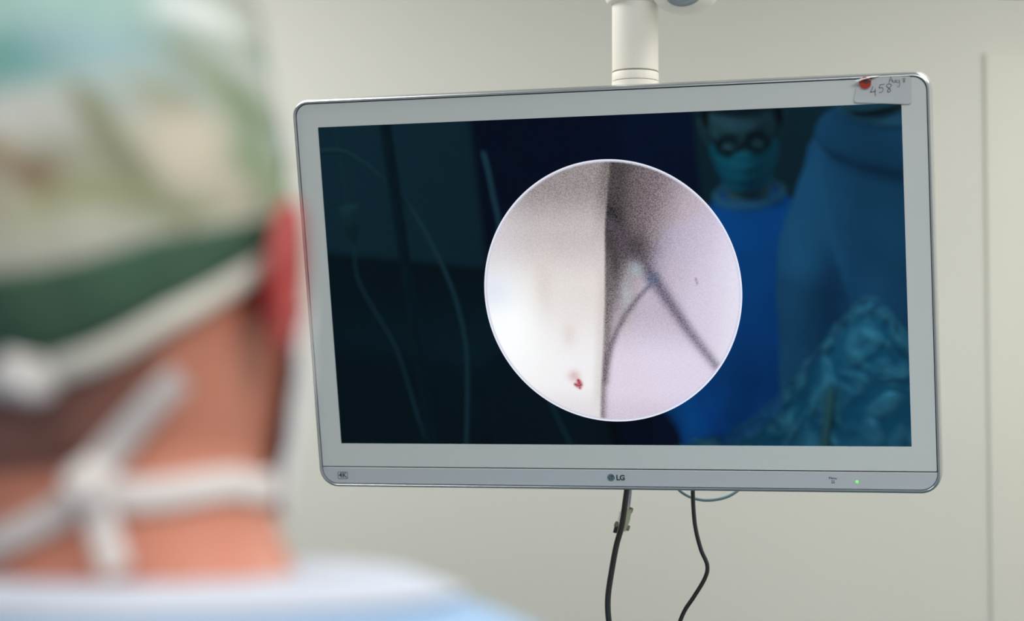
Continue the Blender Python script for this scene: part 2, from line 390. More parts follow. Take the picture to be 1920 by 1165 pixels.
# lettering and marks on the lower strip
def text(name, s, size, loc, m, parent, ext=.0002, bold=0, sx=1):
    cu = bpy.data.curves.new(name, 'FONT'); cu.body = s; cu.size = size; cu.extrude = ext; cu.offset = bold
    cu.align_x = 'CENTER'; cu.align_y = 'CENTER'
    o = bpy.data.objects.new(name, cu); C.objects.link(o)
    me = bpy.data.meshes.new_from_object(o.evaluated_get(bpy.context.evaluated_depsgraph_get())); bpy.data.objects.remove(o)
    me.transform(Matrix.Diagonal((sx, 1, 1, 1))); me.materials.clear(); me.materials.append(m)
    o = link(name, me, m, parent, smooth=False); o.location = loc; return o
ZF = .0005
text('lettering', '4K', .0092, (-.3494, -.2365, ZF), M['ink'], strip, bold=.0001)
bm = bmesh.new()
def cut(r0, r1):
    a = [bm.verts.new((x, y, .0006)) for x, y in r0]; b_ = [bm.verts.new((x, y, .0006)) for x, y in r1]
    for k in range(len(a)): bm.faces.new((a[k], a[(k+1) % len(a)], b_[(k+1) % len(a)], b_[k]))
cut(rrect(-.3560, -.2411, -.3428, -.2320, .0014, 5), rrect(-.3554, -.2405, -.3434, -.2326, .0009, 5)); frombm('lettering_box', bm, M['ink'], strip, smooth=False)
bm = bmesh.new(); bmesh.ops.create_cone(bm, cap_ends=True, segments=40, radius1=.0045, radius2=.0042, depth=.0006, matrix=Matrix.Translation((-.0066, -.2358, .0007)))
lg = frombm('logo_badge', bm, M['logo'], strip)
text('lettering', 'LG', .0088, (.0052, -.2361, ZF), M['ink'], strip, bold=.00035)
def arc(c, r, a0, a1, n=16): return [(c[0]+r*math.cos(R(a0+(a1-a0)*k/n)), c[1]+r*math.sin(R(a0+(a1-a0)*k/n)), .0011) for k in range(n+1)]
bm = bmesh.new(); c0 = (-.0066, -.2358)
tube(bm, arc(c0, .0034, 75, 360), .00018, 6); tube(bm, [(c0[0]+.0034, c0[1], .0011), (c0[0]+.001, c0[1], .0011)], .00018, 6)
tube(bm, [(c0[0]-.0004, c0[1]+.0018, .0011), (c0[0]-.0004, c0[1]-.0016, .0011), (c0[0]+.001, c0[1]-.0016, .0011)], .00018, 6)
tube(bm, arc((c0[0]-.0018, c0[1]+.0012), .0003, 0, 360, 8), .0002, 5)
frombm('logo_lines', bm, M['logo_l'], strip)
text('lettering', 'Menu', .0042, (.2577, -.2338, ZF), M['ink'], strip)
for k in range(4):
    bm = bmesh.new(); bmesh.ops.create_cone(bm, cap_ends=True, segments=16, radius1=.0007, radius2=.0006, depth=.0004, matrix=Matrix.Translation((.2567+.0021*(k % 2), -.2371-.0021*(k//2), .0006)))
    frombm('menu_dot', bm, M['ink'], strip)
bm = bmesh.new(); bmesh.ops.create_uvsphere(bm, u_segments=16, v_segments=8, radius=.0019, matrix=Matrix.Translation((.2853, -.2378, .0004)) @ Matrix.Diagonal((1, 1, .35, 1)))
led = frombm('power_light', bm, M['led'], strip); led['label'] = 'small glowing green power light'
bm = bmesh.new(); cut(rrect(.2900, -.2452, .3030, -.2372, .0005, 2), rrect(.2902, -.2450, .3028, -.2374, .0004, 2))
frombm('button_outline', bm, M['strip'], strip, smooth=False)
# paper label on the upper right border, left corner curling away
nu, nv = 40, 22; v = []; f = []
pc = [(.2975, .2235), (.3640, .2275), (.3625, .1943), (.2958, .1975)]   # corners tl tr br bl (rounded at the bottom)
def lab(u, w_):   # u right, w_ down 0..1
    a = Vector((.3010, .2262)).lerp(Vector((.3606, .2250)), u); b_ = Vector((.2962, .1986)).lerp(Vector((.3598, .1936)), u)
    p = a.lerp(b_, w_)
    # rounding of the corners
    for (cu, cw) in ((0, 1), (1, 1), (1, 0)):
        pass
    fold = max(0, .33-u-.9*w_)                       # curled corner
    z = .0012+.05*fold**1.5*.35+.0015*(w_**3)*(1-u)
    x = p.x+fold*.010; y = p.y-fold*.024
    return Vector((x, y, z))
rad = .10
for i in range(nu+1):
    for j in range(nv+1):
        u, w_ = i/nu, j/nv
        W_, H_ = .0636, .0314; px, py = u*W_, w_*H_; r = .0035
        for cx, cy, sx_, sy_ in ((r, H_-r, -1, 1), (W_-r, H_-r, 1, 1), (W_-r, r, 1, -1)):
            dx, dy = (px-cx)*sx_, (py-cy)*sy_
            if dx > 0 and dy > 0:
                m_ = max(dx, dy); h = math.hypot(dx, dy); 
                if h > 0: px, py = cx+sx_*dx*m_/h, cy+sy_*dy*m_/h
        v.append(lab(px/W_, py/H_))
f = [(i*(nv+1)+j, i*(nv+1)+j+1, (i+1)*(nv+1)+j+1, (i+1)*(nv+1)+j) for i in range(nu) for j in range(nv)]
label = mesh('paper_label', v, f, M['paper'], mon); sd = label.modifiers.new('thick', 'SOLIDIFY'); sd.thickness = .00025
label['label'] = 'curling white paper label with handwritten numbers'
bm = bmesh.new(); bmesh.ops.create_cone(bm, cap_ends=True, segments=40, radius1=.0067, radius2=.0066, depth=.0005, matrix=Matrix.Translation((.3099, .2203, .0052)) @ Matrix.Rotation(R(-6), 4, 'Y') @ Matrix.Rotation(R(8), 4, 'X'))
rd = frombm('round_sticker', bm, M['red'], label); rd['label'] = 'small round red sticker with a black pen mark'
def strokes(name, lst, ox, oy, s, m, parent, r=.00022, z=.00195, shear=.0):
    bm = bmesh.new()
    for st in lst: tube(bm, catmull([(ox+(x+shear*y)*s, oy+y*s, z) for x, y in st], 4) if len(st) > 2 else [(ox+(x+shear*y)*s, oy+y*s, z) for x, y in st], r, 6)
    return frombm(name, bm, m, parent)
fl_ = mesh('curled_corner', [(.2985, .2238, .0085), (.3020, .2216, .0100), (.3090, .2246, .0110), (.3180, .2262, .0080), (.3262, .2272, .0020), (.3200, .2275, .0030), (.3110, .2268, .0050), (.3040, .2248, .0065)],
           [(0, 1, 2, 7), (7, 2, 3, 6), (6, 3, 4, 5)], M['paper'], label); fl_.modifiers.new('t', 'SOLIDIFY').thickness = .0002
strokes('pen_mark', [[(0, .2), (.2, .55), (.8, .6), (1.4, .5), (1.9, .35)], [(0, .1), (.5, -.05), (1.1, .0), (1.9, .3)], [(.3, .3), (1.0, .33), (1.6, .3)]], .3085, .2205, .0042, M['pen'], label, .0005, .0060)
G4 = [[(.35, 1.0), (.15, .55), (0, .3), (.35, .38), (.7, .42)], [(.62, .72), (.56, .3), (.62, -.15)]]
G5 = [[(.75, 1.0), (.2, .95)], [(.2, .95), (.08, .55), (.4, .62), (.55, .35), (.35, .05), (.05, .02)]]
G8 = [[(.65, .95), (.3, 1.0), (.12, .75), (.4, .5), (.6, .22), (.35, 0), (.22, .2), (.45, .5), (.72, .8), (.62, .97)]]
sc = .0112
for g, ox, oy in ((G4, .3150, .2065), (G5, .3243, .2085), (G8, .3320, .2085)): strokes('handwriting', g, ox, oy, .0092, M['pen'], label, r=.00027)
GA = [[(0, 0), (.3, 1.0), (.55, .05)], [(.12, .4), (.5, .45)]]
Gu = [[(0, .5), (.05, .1), (.3, .1), (.42, .5)], [(.42, .5), (.45, .05)]]
Gg = [[(.45, .5), (.1, .48), (.05, .15), (.4, .12), (.48, .5)], [(.48, .5), (.5, -.3), (.3, -.6), (.1, -.4)]]
for g, ox, oy, s in ((GA, .3360, .2190, .0066), (Gu, .3402, .2187, .0070), (Gg, .3440, .2180, .0070), (G8, .3505, .2186, .0046)): strokes('handwriting', g, ox, oy, s, M['pen'], label, .0002, .0019)

# mount behind the monitor + ceiling arm
PX, PY = .1505, 2.455
arm = empty('ceiling_arm', (PX, PY, 2.9), 'cream ceiling mounted support arm and post holding the monitor', 'support arm')
bm = bmesh.new()
pr = .0282; zt = 2.170-2.9
def rel(z): return z-2.9
lathe(bm, [(pr, rel(1.80)), (pr*1.02, rel(1.905)), (pr*1.02, rel(2.0875))], n=64); frombm('lower_sleeve', bm, M['cream'], arm)
bm = bmesh.new(); lathe(bm, [(pr*.975, rel(2.087)), (pr*.975, rel(2.093))], n=64); frombm('groove', bm, M['groove'], arm)
bm = bmesh.new(); lathe(bm, [(pr*1.005, rel(2.0885)), (pr*1.01, rel(2.0895)), (pr*1.01, rel(2.0975)), (pr*1.0, rel(2.0985))], n=64); frombm('sleeve_ring', bm, M['cream'], arm)
bm = bmesh.new(); lathe(bm, [(pr*.97, rel(2.098)), (pr*.97, rel(2.103))], n=64); frombm('groove', bm, M['groove'], arm)
bm = bmesh.new(); lathe(bm, [(pr*.99, rel(2.1005)), (pr, rel(2.1015)), (pr, rel(2.186))], n=64); frombm('post', bm, M['cream'], arm)
bm = bmesh.new(); lathe(bm, [(pr*1.02, rel(2.183)), (.034, rel(2.185)), (.0365, rel(2.190)), (.043, rel(2.255)), (.04, rel(2.262))], n=64); frombm('knuckle', bm, M['cream'], arm)
# upper link from the knuckle towards the right and back, drooping front end with a smoked cap
bm = bmesh.new()
pts = [(.0, .0, rel(2.225)), (.06, -.02, rel(2.228)), (.13, -.01, rel(2.240)), (.28, .10, rel(2.26)), (.55, .3, rel(2.31))]
tube(bm, catmull(pts, 8), [.03+.012*math.sin(min(1, k/14)*PI) for k in range(33)], 24); frombm('upper_link', bm, M['cream'], arm)
# end housing
def pod(name, c, s, m, tilt=0, rotz=0):
    bm = bmesh.new(); bmesh.ops.create_uvsphere(bm, u_segments=48, v_segments=24, radius=1, matrix=Matrix.Translation(c) @ Matrix.Rotation(rotz, 4, 'Z') @ Matrix.Rotation(tilt, 4, 'Y') @ Matrix.Diagonal((*s, 1)))
    return frombm(name, bm, m, arm)
pod('link_housing', (.060, -.035, rel(2.200)), (.044, .040, .036), M['cream'], R(-8))
pod('smoked_cap', (.054, -.069, rel(2.184)), (.023, .010, .017), M['badge'], R(-12))
bm = bmesh.new(); tube(bm, [(.55, .3, rel(2.26)), (.55, .3, rel(2.9))], .045, 32); frombm('ceiling_column', bm, M['cream'], arm)
bm = bmesh.new(); lathe(bm, [(.11, -.03), (.12, -.012), (.12, 0)], (.55, .3, 0)); frombm('ceiling_flange', bm, M['cream'], arm)
# bracket from post to the monitor's back
bm = bmesh.new(); box(bm, (-.065, -.055, rel(1.79)), (.035, .0, rel(1.885)), .006); frombm('tilt_bracket', bm, M['back'], arm)

# cables
def cab(name, pts, r, m, label, cat='cable', **k):
    o = tubeo(name, pts, r, m, None, 14, 8); tag(o, label, cat); return o
def W(px, py, y):     # where things hang, read off the photograph at a known depth
    a = (582.5-py)/3800; p = R(3)
    t = y/(math.cos(p)-a*math.sin(p)); return ((px-960)/3800*t, y, 1.68+t*(math.sin(p)+a*math.cos(p)))
Yc = 2.44
cb = [W(1183, 860, Yc), W(1179, 890, Yc), W(1174, 930, Yc), W(1166, 985, Yc), W(1156, 1022, Yc), W(1147, 1070, Yc), W(1140, 1120, Yc), W(1141, 1160, Yc), W(1148, 1200, Yc), (.124, Yc, 1.375), (.126, Yc, 1.3), (.126, 2.45, 1.15), (.12, 2.47, .9), (.11, 2.49, .6), (.11, 2.5, .3), (.14, 2.52, .06), (.22, 2.55, .012), (.45, 2.62, .012), (.9, 2.7, .012)]
cab('power_cable', cb, .0036, M['black'], 'thick glossy black cable hanging below the middle of the monitor')
cb = [W(1300, 870, Yc), W(1299, 905, Yc), W(1300, 950, Yc), W(1304, 990, Yc), W(1314, 1030, Yc), W(1326, 1060, Yc), W(1322, 1084, Yc), W(1302, 1118, Yc), W(1284, 1145, Yc), W(1272, 1175, Yc), W(1266, 1205, Yc), (.196, Yc, 1.37), (.195, Yc, 1.28), (.195, 2.45, 1.1), (.2, 2.47, .8), (.21, 2.49, .45), (.22, 2.51, .15), (.26, 2.54, .03), (.36, 2.64, .012), (.6, 2.75, .012), (.9, 2.85, .012)]
cab('video_cable', cb, .0026, M['black'], 'thinner black cable with a kink, hanging right of the thick one')
Yh = 2.47
cb = [W(1262, 870, Yh), W(1262, 900, Yh), W(1275, 920, Yh), W(1300, 934, Yh), W(1330, 938, Yh), W(1362, 932, Yh), W(1385, 918, Yh), W(1400, 898, Yh), W(1402, 870, Yh)]
cab('cable_loop', cb, .0022, M['hose'], 'blue-grey cable loop peeking out below the monitor edge')
wc = empty('white_cable', W(1186, 890, 2.47), 'thin white cable with pale green screw-in plug behind the thick black cable', 'cable')
o_ = Vector(W(1186, 890, 2.47))
def rl(px, py, y=2.47): return tuple(Vector(W(px, py, y))-o_)
tubeo('cord', [rl(1188, 850), rl(1184, 900), rl(1182, 930), rl(1178, 962)], .0017, M['white_cable'], wc)
bm = bmesh.new(); tube(bm, [rl(1179, 955), rl(1174, 975), rl(1166, 995)], [.0055, .0062, .0058], 4); frombm('plug', bm, M['conn'], wc)
bm = bmesh.new(); tube(bm, [rl(1166, 960), rl(1160, 985)], .003, 8); frombm('plug_shell', bm, M['cream'], wc)
for (x, y), r in (((1182, 957), .0033), ((1176, 990), .0034), ((1157, 984), .0036)):
    bm = bmesh.new(); tube(bm, [rl(x+2, y-5), rl(x, y), rl(x-2, y+5)], [r*.8, r, r*.85], 12); frombm('thumb_screw', bm, M['knob'], wc)
bm = bmesh.new(); tube(bm, [rl(1157, 988), rl(1154, 1000)], .0034, 12); frombm('connector_tip', bm, M['black'], wc)

# ------------------------------------------------------------ people
def interp_rows(rows, zs):
    a = np.array(sorted(rows)); out = []
    for c in range(1, a.shape[1]):
        # monotone-ish smooth interpolation
        z, y = a[:, 0], a[:, c]; m_ = np.gradient(y, z)
        i = np.clip(np.searchsorted(z, zs)-1, 0, len(z)-2); h = z[i+1]-z[i]; t = (zs-z[i])/h
        out.append((2*t**3-3*t**2+1)*y[i]+(t**3-2*t**2+t)*h*m_[i]+(-2*t**3+3*t**2)*y[i+1]+(t**3-t**2)*h*m_[i+1])
    return np.array(out)
HEAD = [(-.125, .052, .040, .062), (-.112, .052, .074, .060), (-.10, .055, .090, .062), (-.085, .060, .095, .066), (-.065, .066, .096, .074), (-.045, .070, .096, .086),
        (-.02, .074, .095, .097), (.01, .0765, .094, .106), (.04, .077, .097, .111), (.07, .073, .092, .108), (.095, .064, .078, .098), (.115, .050, .058, .080), (.128, .030, .035, .050), (.135, .003, .003, .005)]
def table(rows):
    zs = np.linspace(min(q[0] for q in rows), max(q[0] for q in rows), 400); return zs[0], zs[-1], interp_rows(rows, zs).T.tolist()
def look(tb_, z):
    a, b_, q = tb_; t = (min(max(z, a), b_)-a)/(b_-a)*399; i = min(398, int(t)); t -= i
    return [x*(1-t)+y*t for x, y in zip(q[i], q[i+1])]
HT = table(HEAD)
def gz(x, s): return math.exp(-(x/s)**2)
def hpt(th, z, off=0):
    """point of the head surface; th=0 face, +x side at 90 deg"""
    w_, f_, b_ = look(HT, z)
    s, c = math.sin(th), math.cos(th)
    r = f_ if c > 0 else b_
    ex = .92
    x = (w_+off)*math.copysign(abs(s)**ex, s); y = (r+off)*math.copysign(abs(c)**ex, c)
    if c > 0:
        # nose, brow, sockets, lips, chin
        y += .022*gz(x, .009)*(gz(z+.030, .012) if z < -.030 else gz(z+.030, .030))
        y += .006*gz(abs(x)-.018, .02)*gz(z-.028, .010)
        y -= .012*gz(abs(x)-.031, .014)*gz(z-.008, .012)
        y += .005*gz(x, .022)*gz(z+.068, .005)+.005*gz(x, .020)*gz(z+.079, .005)-.003*gz(x, .02)*gz(z+.0735, .002)
        y += .006*gz(x, .018)*gz(z+.100, .012)
    return Vector((x, y, z))
def remesh(name, bm, voxel, m, parent, post=None, smooth_it=0):
    me = bpy.data.meshes.new(name); bmesh.ops.recalc_face_normals(bm, faces=bm.faces); bm.to_mesh(me); bm.free()
    o = bpy.data.objects.new(name, me); C.objects.link(o)
    md = o.modifiers.new('r', 'REMESH'); md.mode = 'VOXEL'; md.voxel_size = voxel
    if smooth_it:
        s_ = o.modifiers.new('s', 'SMOOTH'); s_.iterations = smooth_it; s_.factor = .5
    me2 = bpy.data.meshes.new_from_object(o.evaluated_get(bpy.context.evaluated_depsgraph_get()))
    bpy.data.objects.remove(o); bpy.data.meshes.remove(me)
    if post: post(me2)
    me2.materials.clear(); me2.materials.append(m); me2.name = name
    return link(name, me2, m, parent)
def stack(bm, rows, n=48, e=.85, dz=.01, cap=True):
    """closed loft of rows (z, w, f, b, yc, xc)"""
    a = np.array(sorted(rows)); zs = np.arange(a[0, 0], a[-1, 0], dz); zs = np.append(zs, a[-1, 0]); q = interp_rows(rows, zs)
    rings = []
    for i, z in enumerate(zs):
        w_, f_, b_, yc, xc = q[:, i]; ring = []
        for k in range(n):
            t = 2*PI*k/n; s, c = math.sin(t), math.cos(t)
            ring.append(bm.verts.new((xc+max(w_, .002)*math.copysign(abs(s)**e, s), yc+max(.002, f_ if c > 0 else b_)*math.copysign(abs(c)**e, c), z)))
        rings.append(ring)
    for a_, b_ in zip(rings, rings[1:]):
        for k in range(n): bm.faces.new((a_[k], a_[(k+1) % n], b_[(k+1) % n], b_[k]))
    bm.faces.new(rings[0][::-1]); bm.faces.new(rings[-1])
def hand(bm, wrist, d, palm_n, side, s=1.0):
    """gloved hand: palm, four fingers of different length curled towards palm_n, thumb from the side"""
    d = Vector(d).normalized(); n_ = Vector(palm_n); n_ = (n_-d*n_.dot(d)).normalized(); lat = d.cross(n_)*side; w0 = Vector(wrist)
    def P(a, b_, c): return w0+d*a*s+lat*b_*s+n_*c*s
    for k in range(5):
        b_ = -.032+.016*k
        tube(bm, [P(-.02, b_*.6, 0), P(.03, b_*.9, 0), P(.085, b_, .002)], [.013*s, .014*s, .012*s], 10)
    for k, ln in enumerate((.062, .078, .084, .074)):
        b_ = .031-.0205*k
        tube(bm, [P(.075, b_, .002), P(.085+ln*.38, b_*1.08, .006), P(.085+ln*.72, b_*1.08, .020), P(.085+ln*.88, b_*1.05, .042)], [.0098*s, .0092*s, .0082*s, .0068*s], 10)
    tube(bm, [P(.012, .026, .004), P(.040, .052, .014), P(.068, .060, .028), P(.090, .056, .040)], [.0135*s, .012*s, .0105*s, .008*s], 10)

def person(name_label, ear, yaw, hyaw, hpitch, roll, k, lift, skin, gownm, collarm, shift=(0, 0), elbow=None, wrists=None, shoulder=.185, extra=None, seed=1, short=False):
    root = empty('person', (ear[0], ear[1], 0), name_label, 'person', (0, 0, yaw))
    ez = ear[2]/k; root.scale = (k, k, k)
    fl = -ez                               # floor in head-relative z
    def bend(p, full=False):
        """turn and shift the head over the neck"""
        p = Vector(p); t = 1 if full else min(1, max(0, (p.z+.17)/.06)); t = t*t*(3-2*t)
        q = Matrix.Rotation(-yaw, 3, 'Z') @ Matrix.Rotation(roll*t, 3, 'Y') @ Matrix.Rotation(yaw, 3, 'Z') @ Matrix.Rotation(hyaw*t, 3, 'Z') @ Matrix.Rotation(hpitch*t, 3, 'X') @ p
        return q+Vector((shift[0]*(1-t), shift[1]*(1-t), 0)) + Vector((0, 0, ez))
    def bendo(bmx, full=False):
        for v_ in bmx.verts: v_.co = bend(v_.co, full)
    L_ = lift
    sh = shoulder
    # body: head, ears, neck, trunk, arms and legs in one surface
    bm = bmesh.new()
    zs = np.concatenate([np.arange(-.118, .13, .0035), [.131, .1335, .135]]); rings = []
    for z in zs: rings.append([bm.verts.new(hpt(2*PI*q/96, z)) for q in range(96)])
    for a_, b_ in zip(rings, rings[1:]):
        for q in range(96): bm.faces.new((a_[q], a_[(q+1) % 96], b_[(q+1) % 96], b_[q]))
    bm.faces.new(rings[0][::-1]); bm.faces.new(rings[-1])
    nk = -.17+L_; NW = .068 if short else .058
    stack(bm, [(-.03, .050, .03, .080, 0, 0), (-.06, .056, .035, .072, 0, 0), (-.10, NW*.95, .042, .066, -.002, 0), (nk+.02, NW, .050, .066, -.004, 0), (nk-.005, NW+.012, .05, .068, -.006, 0),
               (nk-.03, .115, .062, .078, -.01, 0), (nk-.055, .155, .075, .088, -.012, 0), (nk-.09, sh*.95, .088, .098, -.012, 0), (nk-.14, sh, .104, .105, -.01, 0), (nk-.24, sh*.9, .115, .105, -.005, 0),
               (nk-.38, .155, .108, .095, 0, 0), (nk-.48, .145, .10, .09, 0, 0), (nk-.58, .16, .105, .105, 0, 0), (nk-.68, .172, .105, .118, 0, 0), (nk-.76, .160, .09, .10, 0, 0)], dz=.01)
    hipz = nk-.70; kn = (hipz+fl+.08)/2
    for s in (-1, 1):
        tube(bm, [(s*.085, -.005, hipz), (s*.092, 0, (hipz+kn)/2), (s*.095, .01, kn), (s*.098, -.01, (kn+fl+.08)/2), (s*.1, -.02, fl+.07)], [.088, .074, .055, .05, .036], 20)
        tube(bm, [(s*.1, -.04, fl+.045), (s*.1, .02, fl+.045), (s*.104, .12, fl+.028)], [.034, .036, .024], 12)
    arms = {}
    for s in (-1, 1):
        A = Vector((s*(sh-.012), -.008, nk-.10)); B = Vector(elbow[s] if elbow else (s*(sh+.045), .03, nk-.40)); Wr = Vector(wrists[s] if wrists else (s*.12, .27, nk-.36))
        arms[s] = (A, B, Wr)
        tube(bm, [A, A.lerp(B, .5), B], [.05, .045, .037], 18); tube(bm, [B, B.lerp(Wr, .4), Wr], [.038, .036, .026], 18)
        bmesh.ops.create_uvsphere(bm, u_segments=20, v_segments=12, radius=.052, matrix=Matrix.Translation(A)); bmesh.ops.create_uvsphere(bm, u_segments=16, v_segments=10, radius=.038, matrix=Matrix.Translation(B))
        d_ = (Wr-B).normalized(); tube(bm, [Wr, Wr+d_*.08], [.025, .03], 12)
    bendo(bm)
    body = remesh('body', bm, .0045, skin, root, smooth_it=2)
    # ears, rooted in the head
    for s in (-1, 1):
        bm = bmesh.new(); nU, nV = 28, 18; vs_ = []
        for side in (0, 1):
            g_ = []
            for i in range(nU):
                row = []
                for j in range(nV+1):
                    a = 2*PI*i/nU; r = j/nV
                    yy = -.019*r*math.sin(a)*(1.0-.18*(math.cos(a) < 0)*abs(math.cos(a))); zz = .0335*r*math.cos(a)
                    th_ = .0034*gz(r-.86, .16)+.002*gz(r-.5, .12)-.004*gz(r, .3)
                    xx = (.0022+th_) if side else -.0026+.0015*(1-r)
                    if r > .97: xx = .001
                    row.append(bm.verts.new((xx, yy, zz)))
                g_.append(row)
            for i in range(nU):
                for j in range(nV):
                    q = (g_[i][j], g_[i][j+1], g_[(i+1) % nU][j+1], g_[(i+1) % nU][j])
                    try: bm.faces.new(q if side else q[::-1])
                    except ValueError: pass
        # the auricle stands off the skull, its rear rim swung outwards
        Mx = Matrix.Translation((s*.0895, -.008, -.010)) @ Matrix.Rotation(s*R(10), 4, 'Z') @ Matrix.Rotation(s*R(9), 4, 'Y') @ Matrix.Rotation(R(-8), 4, 'X')
        for v_ in bm.verts:
            c = Vector((v_.co.x*s, v_.co.y, v_.co.z)); c = Mx @ c; v_.co = c
        bmesh.ops.remove_doubles(bm, verts=bm.verts, dist=.0002)
        bmesh.ops.create_uvsphere(bm, u_segments=20, v_segments=12, radius=1, matrix=Matrix.Translation((s*.081, .003, -.012)) @ Matrix.Diagonal((.009, .008, .020, 1)))
        bendo(bm, True)
        frombm('ear', bm, M['ear'] if skin is M['skin'] else skin, root)
    # eyes
    for s in (-1, 1):
        bm = bmesh.new(); bmesh.ops.create_uvsphere(bm, u_segments=20, v_segments=12, radius=.0118, matrix=Matrix.Translation((s*.031, .0775, .008))); bendo(bm, True)
        e_ = frombm('eye', bm, M['eye'], root)
        bm = bmesh.new(); bmesh.ops.create_uvsphere(bm, u_segments=16, v_segments=10, radius=.0055, matrix=Matrix.Translation((s*.031, .0848, .0065))); bendo(bm, True)
        frombm('iris', bm, M['hair'], e_)
    # gown
    def folds(me):
        nrm_ = [v_.normal.copy() for v_ in me.vertices]
        for v_, nn in zip(me.vertices, nrm_):
            p = v_.co.copy(); z = p.z-ez; a = min(1, max(0, (nk-.05-z)/.35))
            d_ = noise.noise(Vector((p.x*11+seed*7, p.y*11, p.z*2.2)))*.016*a + noise.noise(Vector((p.x*16+seed, p.y*16, p.z*12)))*.006*min(1, max(0, (nk-z)/.1))
            v_.co = p+nn*d_
    bm = bmesh.new()
    hem = fl+.34
    top = [(nk+.036, .090, .068, .088, -.004, 0), (nk+.027, .115, .085, .105, -.005, 0), (nk+.017, .142, .100, .118, -.008, 0), (nk+.006, .166, .110, .126, -.01, 0), (nk-.012, .186, .118, .132, -.01, 0), (nk-.035, .196, .122, .134, -.01, 0)] if short else \
          [(nk+.036, .074, .055, .080, -.004, 0), (nk+.02, .080, .062, .084, -.005, 0), (nk-.0, .104, .072, .095, -.01, 0), (nk-.03, .145, .085, .105, -.01, 0)]
    stack(bm, top+[(nk-.06, sh*.98, .098, .112, -.01, 0), (nk-.10, sh*1.06, .112, .122, -.01, 0), (nk-.16, sh*1.09, .13, .13, -.01, 0), (nk-.28, sh*(.98 if short else 1.07), .128 if short else .148, .125, 0, 0), (nk-.42, .165 if short else .195, .13 if short else .15, .125, 0, 0),
               (nk-.56, .180 if short else .205, .155, .145, 0, 0), (nk-.75, .225, .17, .165, 0, 0), (hem+.2, .25, .2, .19, 0, 0), (hem, .265, .215, .205, 0, 0)] , dz=.012, n=64)
    for s in (-1, 1):
        A, B, Wr = arms[s]
        tube(bm, [A, A.lerp(B, .5), B], [.078, .074, .066], 20); tube(bm, [B, B.lerp(Wr, .5), Wr+(Wr-B).normalized()*.005], [.066, .060, .046], 20)
        bmesh.ops.create_uvsphere(bm, u_segments=20, v_segments=12, radius=.076, matrix=Matrix.Translation(A)); bmesh.ops.create_uvsphere(bm, u_segments=16, v_segments=10, radius=.066, matrix=Matrix.Translation(B))
    for v_ in bm.verts: v_.co += Vector((shift[0], shift[1], ez))
    gown = remesh('gown', bm, .008, gownm, root, folds, 4)
    # collar binding
    bm = bmesh.new(); zc = nk+.036
    cw, cf, cbk = (.084, .062, .088) if short else (.076, .056, .081)
    pts_ = []
    for q in range(65):
        t = 2*PI*q/64; pts_.append((cw*math.sin(t)+shift[0], (cf if math.cos(t) > 0 else cbk)*math.cos(t)-.004+shift[1], ez+zc-.012*max(0, math.cos(t))))
    if short:
        stack(bm, [(z_+.0025, w_+.0035, f_+.0035, b_+.0035, y_, 0) for z_, w_, f_, b_, y_, _x in top[:2]], dz=.003, n=64)
        for v_ in bm.verts: v_.co += Vector((shift[0], shift[1], ez))
    else: tube(bm, pts_, .009, 10)
    frombm('collar', bm, collarm, gown)
    # trousers, shoes, gloves
    for s in (-1, 1):
        bm = bmesh.new(); tube(bm, [(s*.09, 0, fl+.7+ez), (s*.1, 0, fl+.42+ez), (s*.1, -.01, fl+.10+ez)], [.092, .085, .078], 24); frombm('trouser_leg', bm, M['trouser'], root)
        bm = bmesh.new()
        tube(bm, [(s*.1, -.075, .045), (s*.1, -.05, .048), (s*.1, .02, .046), (s*.103, .10, .040), (s*.105, .155, .030), (s*.105, .175, .028)], [.026, .044, .046, .047, .030, .012], 20)
        for v_ in bm.verts: v_.co.z = max(.0015, v_.co.z)
        frombm('shoe', bm, M['shoe'], root)
        A, B, Wr = arms[s]; bm = bmesh.new(); d_ = (Wr-B).normalized()
        tube(bm, [Wr-d_*.07, Wr-d_*.02, Wr+d_*.01], [.040, .038, .031], 18); hand(bm, Wr+d_*.02, d_, (0, .15, -1), -s)
        for v_ in bm.verts: v_.co += Vector((shift[0], shift[1], ez))
        remesh('glove', bm, .0035, M['glove'], root, smooth_it=2)
    return root, body, bend, ez

# --- the surgeon seen from behind in the foreground
surg, body, bend, ez = person('person seen from behind in patterned green cap, white mask ties and pale blue gown',
    (-.1815, .895, 1.741), R(35), R(-52), R(2), R(-6), 1.0, .003, M['skin'], M['gown'], M['collar'], shift=(.030, -.021), short=True, seed=3, shoulder=.185,
    elbow={-1: (-.05, .17, -.43), 1: (.25, -.02, -.52)}, wrists={-1: (-.10, .18, -.80), 1: (.27, .0, -.78)})
# hair cropped close at the nape
bm = bmesh.new(); rows = []
for z in np.linspace(-.075, .03, 22):
    half = R(62)*(1-.55*((.03-z)/.105)**2)
    rows.append([bm.verts.new(bend(hpt(PI+t_*half, z, .0022), False)) for t_ in np.linspace(-1, 1, 30)])
for a_, b_ in zip(rows, rows[1:]):
    for q in range(29): bm.faces.new((a_[q], a_[q+1], b_[q+1], b_[q]))
hr = frombm('hair', bm, M['stubble'], surg); hr.modifiers.new('t', 'SOLIDIFY').thickness = -.002
